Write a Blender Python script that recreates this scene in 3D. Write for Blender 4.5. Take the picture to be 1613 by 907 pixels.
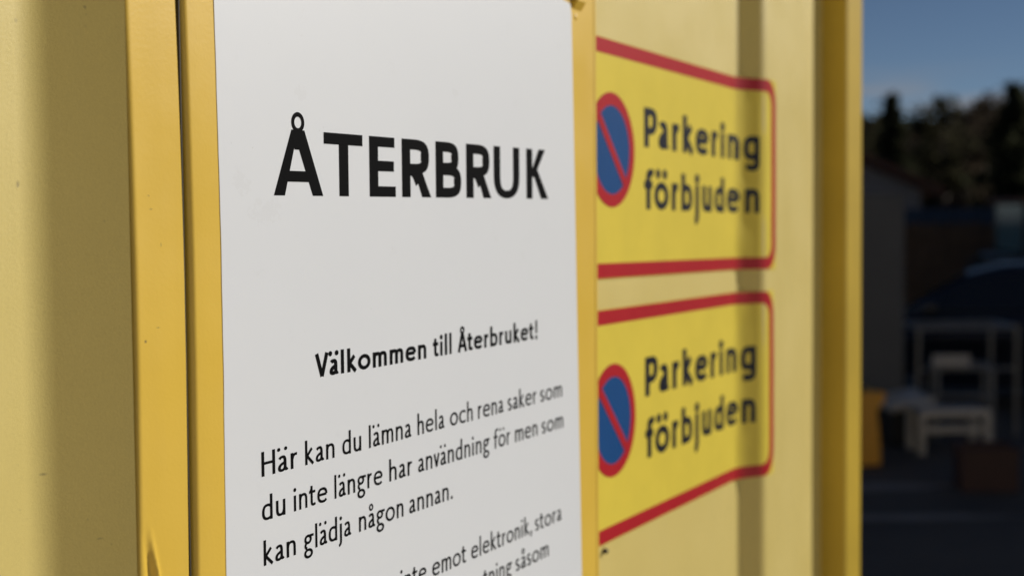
import bpy, bmesh, math, random
from mathutils import Vector, Matrix, noise
random.seed(7)
R = math.radians
for o in list(bpy.data.objects):
    bpy.data.objects.remove(o)
scn = bpy.context.scene
COL = scn.collection

# ------------------------------------------------------------------ camera
CAM_H = 1.9
cam_d = bpy.data.cameras.new("camera"); cam = bpy.data.objects.new("camera", cam_d); COL.objects.link(cam)
right = Vector((0.46658092, -0.88443341, -0.00893205))
down = Vector((-0.0494769, -0.01601592, -0.99864685))
fwd = Vector((0.88309359, 0.46639149, -0.05123174))
m = Matrix((right, -down, -fwd)).transposed().to_4x4()
m.translation = (0, 0, CAM_H)
cam.matrix_world = m
cam_d.sensor_fit = 'HORIZONTAL'; cam_d.sensor_width = 36.0; cam_d.lens = 2240 / 1613 * 36.0
cam_d.clip_start = 0.02; cam_d.clip_end = 3000
cam_d.dof.use_dof = True; cam_d.dof.focus_distance = 1.09; cam_d.dof.aperture_fstop = 4.8
scn.camera = cam

# ------------------------------------------------------------------ sky and sun
SUN_AZ, SUN_EL = R(-35.5), R(26.0)          # azimuth measured from +X, counter-clockwise
world = bpy.data.worlds.new("World"); scn.world = world; world.use_nodes = True
nt = world.node_tree; nt.nodes.clear()
out = nt.nodes.new('ShaderNodeOutputWorld'); bg = nt.nodes.new('ShaderNodeBackground')
sky = nt.nodes.new('ShaderNodeTexSky'); sky.sky_type = 'NISHITA'; sky.sun_disc = False
sky.sun_elevation = SUN_EL; sky.sun_rotation = R(90) - SUN_AZ
sky.altitude = 2500; sky.air_density = 0.74; sky.dust_density = 0.0; sky.ozone_density = 2.0
bg.inputs['Strength'].default_value = 0.05
# a few thin clouds low over the tree line
tc = nt.nodes.new('ShaderNodeTexCoord'); mp = nt.nodes.new('ShaderNodeMapping'); mp.inputs['Scale'].default_value = (3.0, 3.0, 26.0)
nz = nt.nodes.new('ShaderNodeTexNoise'); nz.inputs['Scale'].default_value = 2.2; nz.inputs['Detail'].default_value = 6
rp = nt.nodes.new('ShaderNodeMapRange'); rp.inputs[1].default_value = 0.40; rp.inputs[2].default_value = 0.66
sx = nt.nodes.new('ShaderNodeSeparateXYZ')
bz = nt.nodes.new('ShaderNodeMapRange'); bz.inputs[1].default_value = 0.10; bz.inputs[2].default_value = 0.078
mu = nt.nodes.new('ShaderNodeMath'); mu.operation = 'MULTIPLY'
mx = nt.nodes.new('ShaderNodeMix'); mx.data_type = 'RGBA'; mx.inputs[7].default_value = (6.0, 6.2, 6.8, 1)
L = nt.links.new
L(tc.outputs['Generated'], mp.inputs['Vector']); L(mp.outputs[0], nz.inputs['Vector']); L(nz.outputs['Fac'], rp.inputs[0])
L(tc.outputs['Generated'], sx.inputs[0]); L(sx.outputs['Z'], bz.inputs[0])
L(rp.outputs[0], mu.inputs[0]); L(bz.outputs[0], mu.inputs[1]); L(mu.outputs[0], mx.inputs[0])
L(sky.outputs[0], mx.inputs[6]); L(mx.outputs[2], bg.inputs['Color']); L(bg.outputs[0], out.inputs[0])

sun_d = bpy.data.lights.new("sun", 'SUN'); sun_d.energy = 5.0; sun_d.angle = R(0.5); sun_d.color = (1.0, 0.955, 0.885)
sun = bpy.data.objects.new("sun", sun_d); COL.objects.link(sun)
sdir = Vector((math.cos(SUN_AZ) * math.cos(SUN_EL), math.sin(SUN_AZ) * math.cos(SUN_EL), math.sin(SUN_EL)))
sun.rotation_euler = (-sdir).to_track_quat('-Z', 'Y').to_euler(); sun.location = (20, -10, 25)

scn.view_settings.view_transform = 'Standard'; scn.view_settings.look = 'None'
scn.view_settings.exposure = -0.35; scn.view_settings.gamma = 1.0
scn.view_settings.use_curve_mapping = False
scn.cycles.use_denoising = True
scn.cycles.max_bounces = 8; scn.cycles.diffuse_bounces = 5

# ------------------------------------------------------------------ materials
class Nodes:
    def __init__(s, name):
        s.m = bpy.data.materials.new(name); s.m.use_nodes = True
        s.t = s.m.node_tree; s.b = s.t.nodes['Principled BSDF']
        s.tc = s.t.nodes.new('ShaderNodeTexCoord')
    def n(s, k, **kw):
        x = s.t.nodes.new(k)
        for a, v in kw.items(): setattr(x, a, v)
        return x
    def l(s, a, b): s.t.links.new(a, b)
    def noise(s, scale, detail=4, rough=0.5, vec=None, stretch=None):
        x = s.n('ShaderNodeTexNoise'); x.inputs['Scale'].default_value = scale
        x.inputs['Detail'].default_value = detail; x.inputs['Roughness'].default_value = rough
        v = vec or s.tc.outputs['Object']
        if stretch:
            mpn = s.n('ShaderNodeMapping'); mpn.inputs['Scale'].default_value = stretch
            s.l(v, mpn.inputs['Vector']); v = mpn.outputs[0]
        s.l(v, x.inputs['Vector']); return x.outputs['Fac']
    def rng(s, fac, a, b, c=0.0, d=1.0):
        x = s.n('ShaderNodeMapRange'); s.l(fac, x.inputs[0])
        for i, v in enumerate((a, b, c, d)): x.inputs[i + 1].default_value = v
        return x.outputs[0]
    def math(s, op, a, b=None):
        x = s.n('ShaderNodeMath', operation=op)
        for i, v in enumerate((a, b)):
            if v is None: continue
            if isinstance(v, (int, float)): x.inputs[i].default_value = v
            else: s.l(v, x.inputs[i])
        return x.outputs[0]
    def mix(s, fac, a, b):
        x = s.n('ShaderNodeMix', data_type='RGBA')
        if isinstance(fac, (int, float)): x.inputs[0].default_value = fac
        else: s.l(fac, x.inputs[0])
        for i, v in ((6, a), (7, b)):
            if isinstance(v, tuple): x.inputs[i].default_value = (*v[:3], 1)
            else: s.l(v, x.inputs[i])
        return x.outputs[2]
    def col(s, c):
        if isinstance(c, tuple): s.b.inputs['Base Color'].default_value = (*c[:3], 1)
        else: s.l(c, s.b.inputs['Base Color'])
    def rough(s, r):
        if isinstance(r, (int, float)): s.b.inputs['Roughness'].default_value = r
        else: s.l(r, s.b.inputs['Roughness'])
    def bump(s, h, strength=0.3, dist=0.001, prev=None):
        x = s.n('ShaderNodeBump'); x.inputs['Strength'].default_value = strength; x.inputs['Distance'].default_value = dist
        s.l(h, x.inputs['Height'])
        if prev is not None: s.l(prev, x.inputs['Normal'])
        return x.outputs[0]
    def normal(s, n): s.l(n, s.b.inputs['Normal'])
    def spot(s, x, z, rx, rz, wob=0.35, nscale=400):
        """mask of one worn mark of its own shape at a place on the painted face"""
        sp = s.n('ShaderNodeSeparateXYZ'); s.l(s.tc.outputs['Object'], sp.inputs[0])
        dx = s.math('DIVIDE', s.math('SUBTRACT', sp.outputs[0], x), rx)
        dz = s.math('DIVIDE', s.math('SUBTRACT', sp.outputs[2], z), rz)
        d = s.math('ADD', s.math('MULTIPLY', dx, dx), s.math('MULTIPLY', dz, dz))
        d = s.math('ADD', d, s.math('MULTIPLY', s.math('SUBTRACT', s.noise(nscale, 3), 0.5), wob * 6))
        return s.rng(d, 1.0, 0.5)

def simple(name, c, rough=0.5, var=0.12, scale=6, metal=0.0, spec=0.5, bump=0.0, bscale=200, bdist=0.001):
    k = Nodes(name)
    f = k.rng(k.noise(scale, 5), 0.3, 0.7)
    a = tuple(v * (1 - var) for v in c); b = tuple(min(1, v * (1 + var)) for v in c)
    k.col(k.mix(f, a, b)); k.rough(rough); k.b.inputs['Metallic'].default_value = metal
    k.b.inputs['Specular IOR Level'].default_value = spec
    if bump: k.normal(k.bump(k.noise(bscale, 4), bump, bdist))
    return k.m

def container_paint():
    k = Nodes('faded yellow container paint')
    big = k.rng(k.noise(2.5, 5, 0.6), 0.3, 0.7)
    c = k.mix(big, (0.68, 0.545, 0.170), (0.72, 0.582, 0.195))
    c = k.mix(k.rng(k.noise(620, 3, 0.6), 0.35, 0.7, 0, 0.26), c, (0.52, 0.40, 0.13))
    streak = k.rng(k.noise(30, 4, 0.6, stretch=(1, 1, 0.06)), 0.55, 0.8, 0, 0.22)
    c = k.mix(streak, c, (0.60, 0.50, 0.20))
    speck = k.rng(k.noise(260, 2), 0.745, 0.79, 0, 0.55)
    c = k.mix(speck, c, (0.17, 0.13, 0.06))
    for (x, z, rx, rz) in ((0.650, 1.922, 0.0012, 0.0026), (0.6625, 1.736, 0.0030, 0.0008), (0.692, 1.690, 0.0018, 0.0004), (0.690, 1.645, 0.0004, 0.0004), (0.684, 1.660, 0.0004, 0.0004)):
        c = k.mix(k.math('MULTIPLY', k.spot(x, z, rx, rz, 0.5, 900), 0.6), c, (0.14, 0.11, 0.06))
    k.col(c)
    k.rough(k.rng(k.noise(9, 4), 0.3, 0.7, 0.40, 0.50))
    k.b.inputs['Specular IOR Level'].default_value = 0.5
    b1 = k.bump(k.noise(950, 3, 0.6), 0.5, 0.0005)
    b2 = k.bump(k.noise(7, 2), 0.2, 0.006, b1)
    k.normal(b2)
    return k.m

def door_paint():
    k = Nodes('warm yellow door paint')
    big = k.rng(k.noise(5, 5, 0.6), 0.3, 0.7)
    c = k.mix(big, (0.73, 0.48, 0.060), (0.77, 0.51, 0.068))
    dust = k.rng(k.noise(24, 5, 0.65, stretch=(1, 1, 0.12)), 0.52, 0.78, 0, 0.25)
    c = k.mix(dust, c, (0.74, 0.50, 0.12))
    speck = k.rng(k.noise(330, 2), 0.75, 0.79, 0, 0.4)
    c = k.mix(speck, c, (0.35, 0.2, 0.05))
    for (x, z, rx, rz) in ((0.7250, 1.8175, 0.0013, 0.0010), (0.7375, 1.8260, 0.0020, 0.0003), (0.7330, 1.906, 0.0016, 0.0003), (0.742, 1.882, 0.0003, 0.0016), (0.731, 1.915, 0.0009, 0.0003)):
        c = k.mix(k.math('MULTIPLY', k.spot(x, z, rx, rz, 0.45, 1300), 0.75), c, (0.07, 0.055, 0.05))
    k.col(c)
    k.rough(k.rng(k.noise(12, 4), 0.3, 0.7, 0.34, 0.44))
    b1 = k.bump(k.noise(420, 2, 0.5), 0.16, 0.0005)
    k.normal(k.bump(k.noise(14, 2), 0.18, 0.003, b1))
    return k.m

def white_sheet():
    k = Nodes('white printed sign sheet')
    big = k.rng(k.noise(3.5, 4), 0.3, 0.7)
    c = k.mix(big, (0.735, 0.755, 0.785), (0.755, 0.775, 0.80))
    sm = k.rng(k.noise(45, 6, 0.7), 0.62, 0.82, 0, 0.10)
    c = k.mix(sm, c, (0.45, 0.43, 0.40))
    for (x, z, rx, rz) in ((1.142, 2.012, 0.006, 0.005), (0.829, 1.925, 0.010, 0.008), (0.856, 1.905, 0.018, 0.010), (0.905, 2.04, 0.003, 0.0015), (0.902, 1.995, 0.008, 0.006)):
        c = k.mix(k.math('MULTIPLY', k.spot(x, z, rx, rz, 0.9, 260), 0.05), c, (0.35, 0.32, 0.28))
    dots = k.rng(k.noise(420, 2), 0.76, 0.80, 0, 0.35)
    c = k.mix(dots, c, (0.3, 0.28, 0.25))
    k.col(c); k.rough(0.42)
    b1 = k.bump(k.noise(700, 3), 0.12, 0.0003)
    k.normal(k.bump(k.noise(10, 2), 0.12, 0.003, b1))
    return k.m

def film(name, c, rough=0.33, var=0.04):
    k = Nodes(name)
    f = k.rng(k.noise(14, 5, 0.6), 0.3, 0.7)
    k.col(k.mix(f, tuple(v * (1 - var) for v in c), tuple(v * (1 + var) for v in c))); k.rough(rough)
    k.normal(k.bump(k.noise(40, 3), 0.18, 0.0012))
    return k.m

def black_ink():
    k = Nodes('black printed lettering')
    sp = k.rng(k.noise(900, 3, 0.6), 0.66, 0.74, 0, 0.5)
    k.col(k.mix(sp, (0.006, 0.006, 0.0065), (0.04, 0.04, 0.04))); k.rough(0.6)
    k.normal(k.bump(k.noise(800, 3), 0.2, 0.0004))
    k.b.inputs['Specular IOR Level'].default_value = 0.02
    return k.m

M = dict(
    cont=container_paint(), door=door_paint(), sheet=white_sheet(), ink=black_ink(),
    signyellow=film('yellow reflective sign film', (0.78, 0.62, 0.080)),
    signred=film('red sign film', (0.46, 0.018, 0.026)),
    signblue=film('blue sign film', (0.012, 0.075, 0.24)),
    signink=film('black sign lettering film', (0.010, 0.012, 0.022), 0.35),
    dark=simple('dark rubber', (0.03, 0.025, 0.02), 0.7),
    shade_strip=simple('dark shade strip', (0.03, 0.026, 0.02), 0.7),  # dark colour for the painted gap shade and the groove darkening
    asphalt=simple('dark asphalt', (0.105, 0.085, 0.068), 0.9, 0.3, 0.8, bump=0.5, bscale=60, bdist=0.01),
    concrete=simple('pale bounce concrete', (0.50, 0.47, 0.42), 0.8, 0.12, 1.2, bump=0.3, bscale=40, bdist=0.005),
    patch=simple('worn pale asphalt', (0.24, 0.20, 0.17), 0.9, 0.3, 1.5, bump=0.4, bscale=60, bdist=0.01),
    whiteplastic=simple('white plastic', (0.55, 0.49, 0.42), 0.45, 0.05, 10),
    greysteel=simple('grey steel tube', (0.24, 0.23, 0.22), 0.4, 0.1, 10, metal=0.3),
    cabinet=simple('grey cabinet paint', (0.085, 0.085, 0.09), 0.5, 0.08, 3),
    orange=simple('orange plastic', (0.90, 0.42, 0.05), 0.5, 0.06, 8),
    redplastic=simple('dark red plastic', (0.045, 0.014, 0.012), 0.5, 0.1, 8),
    brownwood=simple('brown stained boards', (0.16, 0.09, 0.045), 0.75, 0.3, 4, bump=0.3, bscale=50, bdist=0.004),
    roofbrown=simple('brown roof tiles', (0.22, 0.10, 0.06), 0.7, 0.25, 5, bump=0.5, bscale=12, bdist=0.03),
    whitewood=simple('white painted boards', (0.42, 0.38, 0.35), 0.6, 0.06, 5),
    bluepaint=simple('blue skip paint', (0.05, 0.08, 0.13), 0.5, 0.15, 3),
    carpaint=simple('dark blue car paint', (0.022, 0.025, 0.038), 0.22, 0.05, 5),
    vanpaint=simple('dark green machine paint', (0.02, 0.03, 0.03), 0.35, 0.1, 5),
    glass=simple('dark tinted glass', (0.012, 0.013, 0.016), 0.05, 0.02, 5, spec=0.6),
    tealglass=simple('pale teal cab glass', (0.10, 0.19, 0.20), 0.08, 0.03, 5),
    tyre=simple('black tyre rubber', (0.02, 0.02, 0.02), 0.85, 0.1, 10),
    rim=simple('silver wheel rim', (0.5, 0.5, 0.52), 0.3, 0.05, 10, metal=0.8),
    lamp=simple('red tail lamp plastic', (0.3, 0.01, 0.01), 0.25, 0.05, 10),
    headlamp=simple('clear headlamp glass', (0.55, 0.57, 0.6), 0.15, 0.05, 10),
    bark=simple('brown bark', (0.09, 0.065, 0.045), 0.9, 0.3, 3, bump=0.6, bscale=20, bdist=0.03),
    palewall=simple('pale yellow render', (0.68, 0.60, 0.46), 0.8, 0.06, 1),
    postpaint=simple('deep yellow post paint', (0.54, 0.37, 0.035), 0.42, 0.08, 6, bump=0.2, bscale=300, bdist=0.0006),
    hallwall=simple('grey sheet metal cladding', (0.28, 0.28, 0.28), 0.6, 0.08, 1),
)
def leafmat(name, c):
    k = Nodes(name); f = k.rng(k.noise(0.9, 4), 0.35, 0.65)
    k.col(k.mix(f, tuple(v * 0.6 for v in c), tuple(v * 1.4 for v in c))); k.rough(0.9)
    k.b.inputs['Specular IOR Level'].default_value = 0.0
    tr = k.n('ShaderNodeBsdfTranslucent'); tr.inputs['Color'].default_value = (*c, 1)
    ms = k.n('ShaderNodeMixShader'); ms.inputs[0].default_value = 0.35; om = k.t.nodes['Material Output']
    k.l(k.b.outputs[0], ms.inputs[1]); k.l(tr.outputs[0], ms.inputs[2]); k.l(ms.outputs[0], om.inputs['Surface'])
    return k.m
M['spruce'] = leafmat('dark spruce needles', (0.058, 0.062, 0.036))
M['pine'] = leafmat('olive pine needles', (0.075, 0.070, 0.040))
M['twig'] = leafmat('bare brown twigs', (0.10, 0.078, 0.055))

# ------------------------------------------------------------------ helpers
def mesh_obj(name, vs, fs, mat, parent=None, smooth=False):
    me = bpy.data.meshes.new(name); me.from_pydata([tuple(v) for v in vs], [], fs); me.update()
    if smooth: me.polygons.foreach_set('use_smooth', [True] * len(me.polygons))
    me.materials.append(M[mat] if isinstance(mat, str) else mat)
    o = bpy.data.objects.new(name, me); COL.objects.link(o)
    if parent: o.parent = parent
    return o
def bm_obj(name, bm, mat, parent=None, smooth=False):
    me = bpy.data.meshes.new(name)
    bmesh.ops.recalc_face_normals(bm, faces=bm.faces); bm.to_mesh(me); bm.free()
    if smooth: me.polygons.foreach_set('use_smooth', [True] * len(me.polygons))
    me.materials.append(M[mat]); o = bpy.data.objects.new(name, me); COL.objects.link(o)
    if parent: o.parent = parent
    return o
def tag(o, label=None, cat=None, group=None, kind=None):
    if label: o['label'] = label
    if cat: o['category'] = cat
    if group: o['group'] = group
    if kind: o['kind'] = kind
    return o
def empty(name, loc=(0, 0, 0), rz=0.0):
    o = bpy.data.objects.new(name, None); COL.objects.link(o); o.location = loc; o.rotation_euler = (0, 0, rz)
    o.empty_display_size = 0.1
    return o
def box(bm, x0, x1, y0, y1, z0, z1, bev=0.0, seg=2):
    r = bmesh.ops.create_cube(bm, size=1.0)
    for v in r['verts']:
        v.co = Vector(((x0 + x1) / 2 + v.co.x * (x1 - x0), (y0 + y1) / 2 + v.co.y * (y1 - y0), (z0 + z1) / 2 + v.co.z * (z1 - z0)))
    if bev:
        es = list({e for v in r['verts'] for e in v.link_edges})
        bmesh.ops.bevel(bm, geom=es, offset=bev, segments=seg, affect='EDGES', profile=0.5)
def boxes(name, lst, mat, parent=None, bev=0.0):
    bm = bmesh.new()
    for b in lst: box(bm, *b, bev=bev)
    return bm_obj(name, bm, mat, parent)
def tube(bm, pts, r, n=10):
    pts = [Vector(p) for p in pts]; rings = []
    for i, p in enumerate(pts):
        d = (pts[min(i + 1, len(pts) - 1)] - pts[max(i - 1, 0)]).normalized()
        u = d.orthogonal().normalized(); w = d.cross(u)
        rr = r[i] if isinstance(r, (list, tuple)) else r
        rings.append([bm.verts.new(p + (u * math.cos(2 * math.pi * k / n) + w * math.sin(2 * math.pi * k / n)) * rr) for k in range(n)])
    for a, b in zip(rings, rings[1:]):
        # align ring starts to avoid twist
        off = min(range(n), key=lambda s: (a[0].co - b[s].co).length)
        for k in range(n):
            bm.faces.new((a[k], a[(k + 1) % n], b[(k + 1 + off) % n], b[(k + off) % n]))
    bm.faces.new(rings[0][::-1]); bm.faces.new(rings[-1])
def lathe(bm, prof, n=24, axis='z', at=(0, 0, 0)):
    rings = []
    for r, h in prof:
        ring = []
        for k in range(n):
            a = 2 * math.pi * k / n
            p = (r * math.cos(a), r * math.sin(a), h) if axis == 'z' else (r * math.cos(a), h, r * math.sin(a))
            ring.append(bm.verts.new((p[0] + at[0], p[1] + at[1], p[2] + at[2])))
        rings.append(ring)
    for a, b in zip(rings, rings[1:]):
        for k in range(n): bm.faces.new((a[k], a[(k + 1) % n], b[(k + 1) % n], b[k]))
    bm.faces.new(rings[0][::-1]); bm.faces.new(rings[-1])

# ------------------------------------------------------------------ stroke lettering
# every glyph: advance width and strokes in units of the cap height; a stroke is an SVG-like path
def sample(path, n=9):
    pts = []; i = 0; cur = None
    while i < len(path):
        c = path[i]
        if c == 'M': cur = (path[i + 1], path[i + 2]); pts.append(cur); i += 3
        elif c == 'L':
            nx = (path[i + 1], path[i + 2])
            for k in range(1, 7): pts.append((cur[0] + (nx[0] - cur[0]) * k / 6, cur[1] + (nx[1] - cur[1]) * k / 6))
            cur = nx; i += 3
        elif c == 'C':
            p0 = cur; p1 = path[i + 1:i + 3]; p2 = path[i + 3:i + 5]; p3 = path[i + 5:i + 7]
            for k in range(1, n + 1):
                t = k / n; a = (1 - t) ** 3; b = 3 * t * (1 - t) ** 2; cc = 3 * t * t * (1 - t); d = t ** 3
                pts.append((a * p0[0] + b * p1[0] + cc * p2[0] + d * p3[0], a * p0[1] + b * p1[1] + cc * p2[1] + d * p3[1]))
            cur = tuple(p3); i += 7
        elif c == 'E':      # closed ellipse
            x, y, rx, ry = path[i + 1:i + 5]
            pts = [(x + rx * math.cos(2 * math.pi * k / 40), y + ry * math.sin(2 * math.pi * k / 40)) for k in range(41)]; i += 5
    return pts
def glyphs(wx, wy, xh=0.66, asc=1.03, road=False):
    b = wy / 2; t = xh - wy / 2; s = 0.10 + wx / 2       # bottom / top centre lines, left stem
    G = {}
    def arch(x0, x1, y0=0.0):
        xm = (x0 + x1) / 2 + 0.02
        return ['M', x0 + 0.01, xh * .62, 'C', x0 + .03, xh * .86, xm - .10, t, xm, t, 'C', xm + .10, t, x1, xh * .86, x1, xh * .58, 'L', x1, y0]
    ns = s + 0.37 + wx * 0.25
    G['n'] = (ns + s, [['M', s, 0, 'L', s, xh], arch(s, ns)])
    G['h'] = (ns + s, [['M', s, 0, 'L', s, asc], arch(s, ns)])
    m2 = s + 0.34 + wx * .2; m3 = m2 + 0.34 + wx * .2
    G['m'] = (m3 + s, [['M', s, 0, 'L', s, xh], arch(s, m2), arch(m2, m3)])
    G['u'] = (ns + s, [['M', ns, xh, 'L', ns, 0], ['M', ns - .01, xh * .38, 'C', ns - .03, xh * .14, ns - .12, b, (s + ns) / 2 - .02, b, 'C', s + .08, b, s, xh * .14, s, xh * .42, 'L', s, xh]])
    G['r'] = (s + 0.36, [['M', s, 0, 'L', s, xh], ['M', s + .01, xh * .60, 'C', s + .04, xh * .84, s + .13, t + .02, s + .27, t - .01]])
    G['i'] = (2 * s, [['M', s, 0, 'L', s, xh], ('dot', s, 0.89, 1)])
    G['l'] = (2 * s, [['M', s, 0, 'L', s, asc]])
    G['j'] = (2 * s, [['M', s, xh, 'L', s, -.08, 'C', s, -.20, s - .06, -.26, s - .15, -.29], ('dot', s, 0.89, 1)])
    ow = 0.28 + wx * .18
    oc = 0.07 + wx / 2 + ow - .02
    G['o'] = (2 * oc, [['E', oc, xh / 2, ow, xh / 2 - b]])
    # bowls of b d
    bw = 0.43 + wx * .22
    x1 = 0.07 + wx / 2; x2 = x1 + bw
    dbowl = ['M', x2, xh * .80, 'C', x2 - .08, t - .01, x2 - .15, t, x2 - .22, t, 'C', x1 + .07, t, x1, xh * .74, x1, xh * .47, 'C', x1, xh * .18, x1 + .10, b, x2 - .22, b, 'C', x2 - .12, b, x2 - .04, b + .04, x2, xh * .22]
    G['d'] = (x2 + s, [dbowl, ['M', x2, asc, 'L', x2, 0]])
    W = x2 + s
    mir = lambda p: [p[0]] + sum(([W - p[i]] if False else [] for i in ()), []) 
    def mirror(path, W):
        o = []; i = 0
        for v in path:
            if isinstance(v, str): o.append(v); i = 0
            else:
                o.append(W - v if i % 2 == 0 else v); i += 1
        return o
    G['b'] = (W, [mirror(dbowl, W), ['M', W - x2, asc, 'L', W - x2, 0]])
    # a
    ax = 0.40 + wx * .22
    al = 0.06 + wx / 2
    G['a'] = (ax + wx / 2 + 0.12, [
        ['M', al + .01, xh * .80, 'C', al + .06, xh * .90, al + .12, t, al + .19, t, 'C', ax - .06, t, ax, xh * .86, ax, xh * .62, 'L', ax, xh * .24, 'C', ax, b + .01, ax + .06, b - .01, ax + .13, b + .05],
        ['M', ax, xh * .58, 'C', ax - .08, xh * .50, al, xh * .46, al, xh * .22, 'C', al, b + .02, al + .06, b, al + .13, b, 'C', al + .22, b, ax - .04, b + .05, ax, xh * .25]])
    # e
    er = 0.25 + wx * .18; ec = 0.07 + wx / 2 + er
    G['e'] = (ec + er + wx / 2 + .05, [
        ['M', ec - er, xh * .54, 'L', ec + er, xh * .54],
        ['M', ec + er, xh * .54, 'C', ec + er, xh * .84, ec + er * .55, t, ec, t, 'C', ec - er * .60, t, ec - er, xh * .80, ec - er, xh * .50, 'C', ec - er, xh * .18, ec - er * .5, b, ec + .06, b, 'C', ec + er * .55, b, ec + er * .8, b + .03, ec + er * .95, b + .08]])
    G['c'] = (ec + er + .05, [['M', ec + er * .92, t - .06, 'C', ec + er * .7, t - .01, ec + er * .4, t, ec + .08, t, 'C', ec - er * .60, t, ec - er, xh * .80, ec - er, xh * .50, 'C', ec - er, xh * .18, ec - er * .5, b, ec + .08, b, 'C', ec + er * .45, b, ec + er * .7, b + .01, ec + er * .92, b + .06]])
    # s
    sl = 0.06 + wx / 2; sr = sl + .27 + wx * .1
    G['s'] = (sr + wx / 2 + .06, [['M', sr - .02, t - .05, 'C', sr - .08, t, sr - .12, t, sr - .16, t, 'C', sl + .03, t, sl, xh * .80, sl, xh * .72, 'C', sl, xh * .56, sl + .10, xh * .53, (sl + sr) / 2, xh * .48, 'C', sr - .06, xh * .42, sr, xh * .38, sr, xh * .26, 'C', sr, b + .03, sr - .06, b, sl + .14, b, 'C', sl + .08, b, sl + .03, b + .02, sl - .01, b + .06]])
    # t f
    G['t'] = (0.44 + wx * .5, [['M', s + .02, .86, 'L', s + .02, xh * .3, 'C', s + .02, b + .03, s + .07, b, s + .14, b, 'C', s + .19, b, s + .23, b + .01, s + .27, b + .04], ['M', .02, t, 'L', s + .27, t], ('poly', [(.0, t - b), (s + .02 - wx / 2, t - b), (s + .02 + wx / 2, .86), (s + .02 - wx * .2, .83)])])
    G['f'] = (0.42 + wx * .4, [['M', s + .04, 0, 'L', s + .04, .76, 'C', s + .04, .94, s + .11, 1.03 - b, s + .22, 1.03 - b, 'C', s + .27, 1.03 - b, s + .3, 1.02 - b, s + .33, 1.0 - b], ['M', .03, t, 'L', s + .28, t]])
    # k v
    G['k'] = (s + .50 + wx * .2, [['M', s, 0, 'L', s, asc], ['M', s - .01, xh * .47, 'L', s + .33 + wx * .15, xh], ['M', s + .05, xh * .56, 'L', s + .40 + wx * .2, 0]])
    vw = 0.44 + wx * .5
    G['v'] = (vw + .04, [['M', wx * .45 + .02, xh, 'L', vw / 2 + .02, .02], ['M', vw - wx * .45 + .02, xh, 'L', vw / 2 + .02, .02]])
    # g : two-storey (gill) or single storey (road sign)
    if road:
        G['g'] = (W, [dbowl, ['M', x2, xh, 'L', x2, -.06, 'C', x2, -.22, x2 - .10, -.32 + b, x2 - .24, -.32 + b, 'C', x2 - .32, -.32 + b, x2 - .38, -.31 + b, x1 + .02, -.27 + b]])
    else:
        gr = .165 + wx * .12; gc = .09 + wx / 2 + gr
        G['g'] = (gc + gr + wx / 2 + .14, [
            ['E', gc, xh - .01 - .185, gr, .185 - b + .02],
            ['M', gc + gr * .55, xh - b, 'L', gc + gr + wx / 2 + .13, xh - b],
            ['M', gc - gr * .45, xh - .33, 'C', gc - gr - .04, xh - .40, gc - gr - .03, .12, gc - gr * .35, .08],
            ['E', gc + .02, -.13, gr + .045, .19 - b + .02]])
    # capitals
    G['H'] = (.80 + wx * .5, [['M', s, 0, 'L', s, 1], ['M', s + .52 + wx * .2, 0, 'L', s + .52 + wx * .2, 1], ['M', s, .52, 'L', s + .52 + wx * .2, .52]])
    vw2 = .72 + wx * .42
    G['V'] = (vw2, [['M', wx * .45, 1, 'L', vw2 / 2, .03], ['M', vw2 - wx * .45, 1, 'L', vw2 / 2, .03]])
    G['A'] = (vw2, [['M', wx * .45, 0, 'L', vw2 / 2, .98], ['M', vw2 - wx * .45, 0, 'L', vw2 / 2, .98], ['M', vw2 * .22, .30, 'L', vw2 * .78, .30]])
    pr = .40 + wx * .2
    G['P'] = (s + pr + .1, [['M', s, 0, 'L', s, 1], ['M', s, 1 - b, 'L', s + pr * .45, 1 - b, 'C', s + pr * .85, 1 - b, s + pr, .88, s + pr, .70, 'C', s + pr, .52, s + pr * .85, .42, s + pr * .45, .42, 'L', s, .42]])
    G['!'] = (2 * s, [['M', s, .30, 'L', s, 1], ('dot', s, .07, 1)])
    G['.'] = (2 * s, [('dot', s, .075, 1)])
    G[','] = (2 * s, [('dot', s, .075, 1), ['M', s + .03, .05, 'L', s - .06, -.16]])
    dd = .14 + wx * .28
    def dots(base):
        w, st = G[base]; c = w / 2 - (.02 if base == 'a' else 0)
        return (w, st + [('dot', c - dd, .925, .92), ('dot', c + dd, .925, .92)])
    G['ä'] = dots('a'); G['ö'] = dots('o')
    w, st = G['a']; G['å'] = (w, st + [('ring', w / 2 - .02, .93, .085)])
    w, st = G['A']; G['Å'] = (w, st + [('ring', w / 2, 1.07, .085)])
    G[' '] = (.36, [])
    return G
def ribbon(pts, wx, wy):
    """an outline of constant elliptical nib around a centre line -> verts, quads"""
    closed = (abs(pts[0][0] - pts[-1][0]) + abs(pts[0][1] - pts[-1][1])) < 1e-6
    vs = []; fs = []; n = len(pts)
    for i in range(n):
        a = pts[i - 1] if i > 0 else (pts[-2] if closed else pts[0])
        b = pts[i + 1] if i < n - 1 else (pts[1] if closed else pts[-1])
        dx, dy = b[0] - a[0], b[1] - a[1]; l = math.hypot(dx, dy) or 1e-9
        nx, ny = -dy / l, dx / l
        k = math.hypot(wx * nx, wy * ny)          # support of the elliptical nib
        hx, hy = nx * k / 2, ny * k / 2
        vs.append((pts[i][0] + hx, pts[i][1] + hy)); vs.append((pts[i][0] - hx, pts[i][1] - hy))
    for i in range(n - 1): fs.append((2 * i, 2 * i + 1, 2 * i + 3, 2 * i + 2))
    return vs, fs
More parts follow.
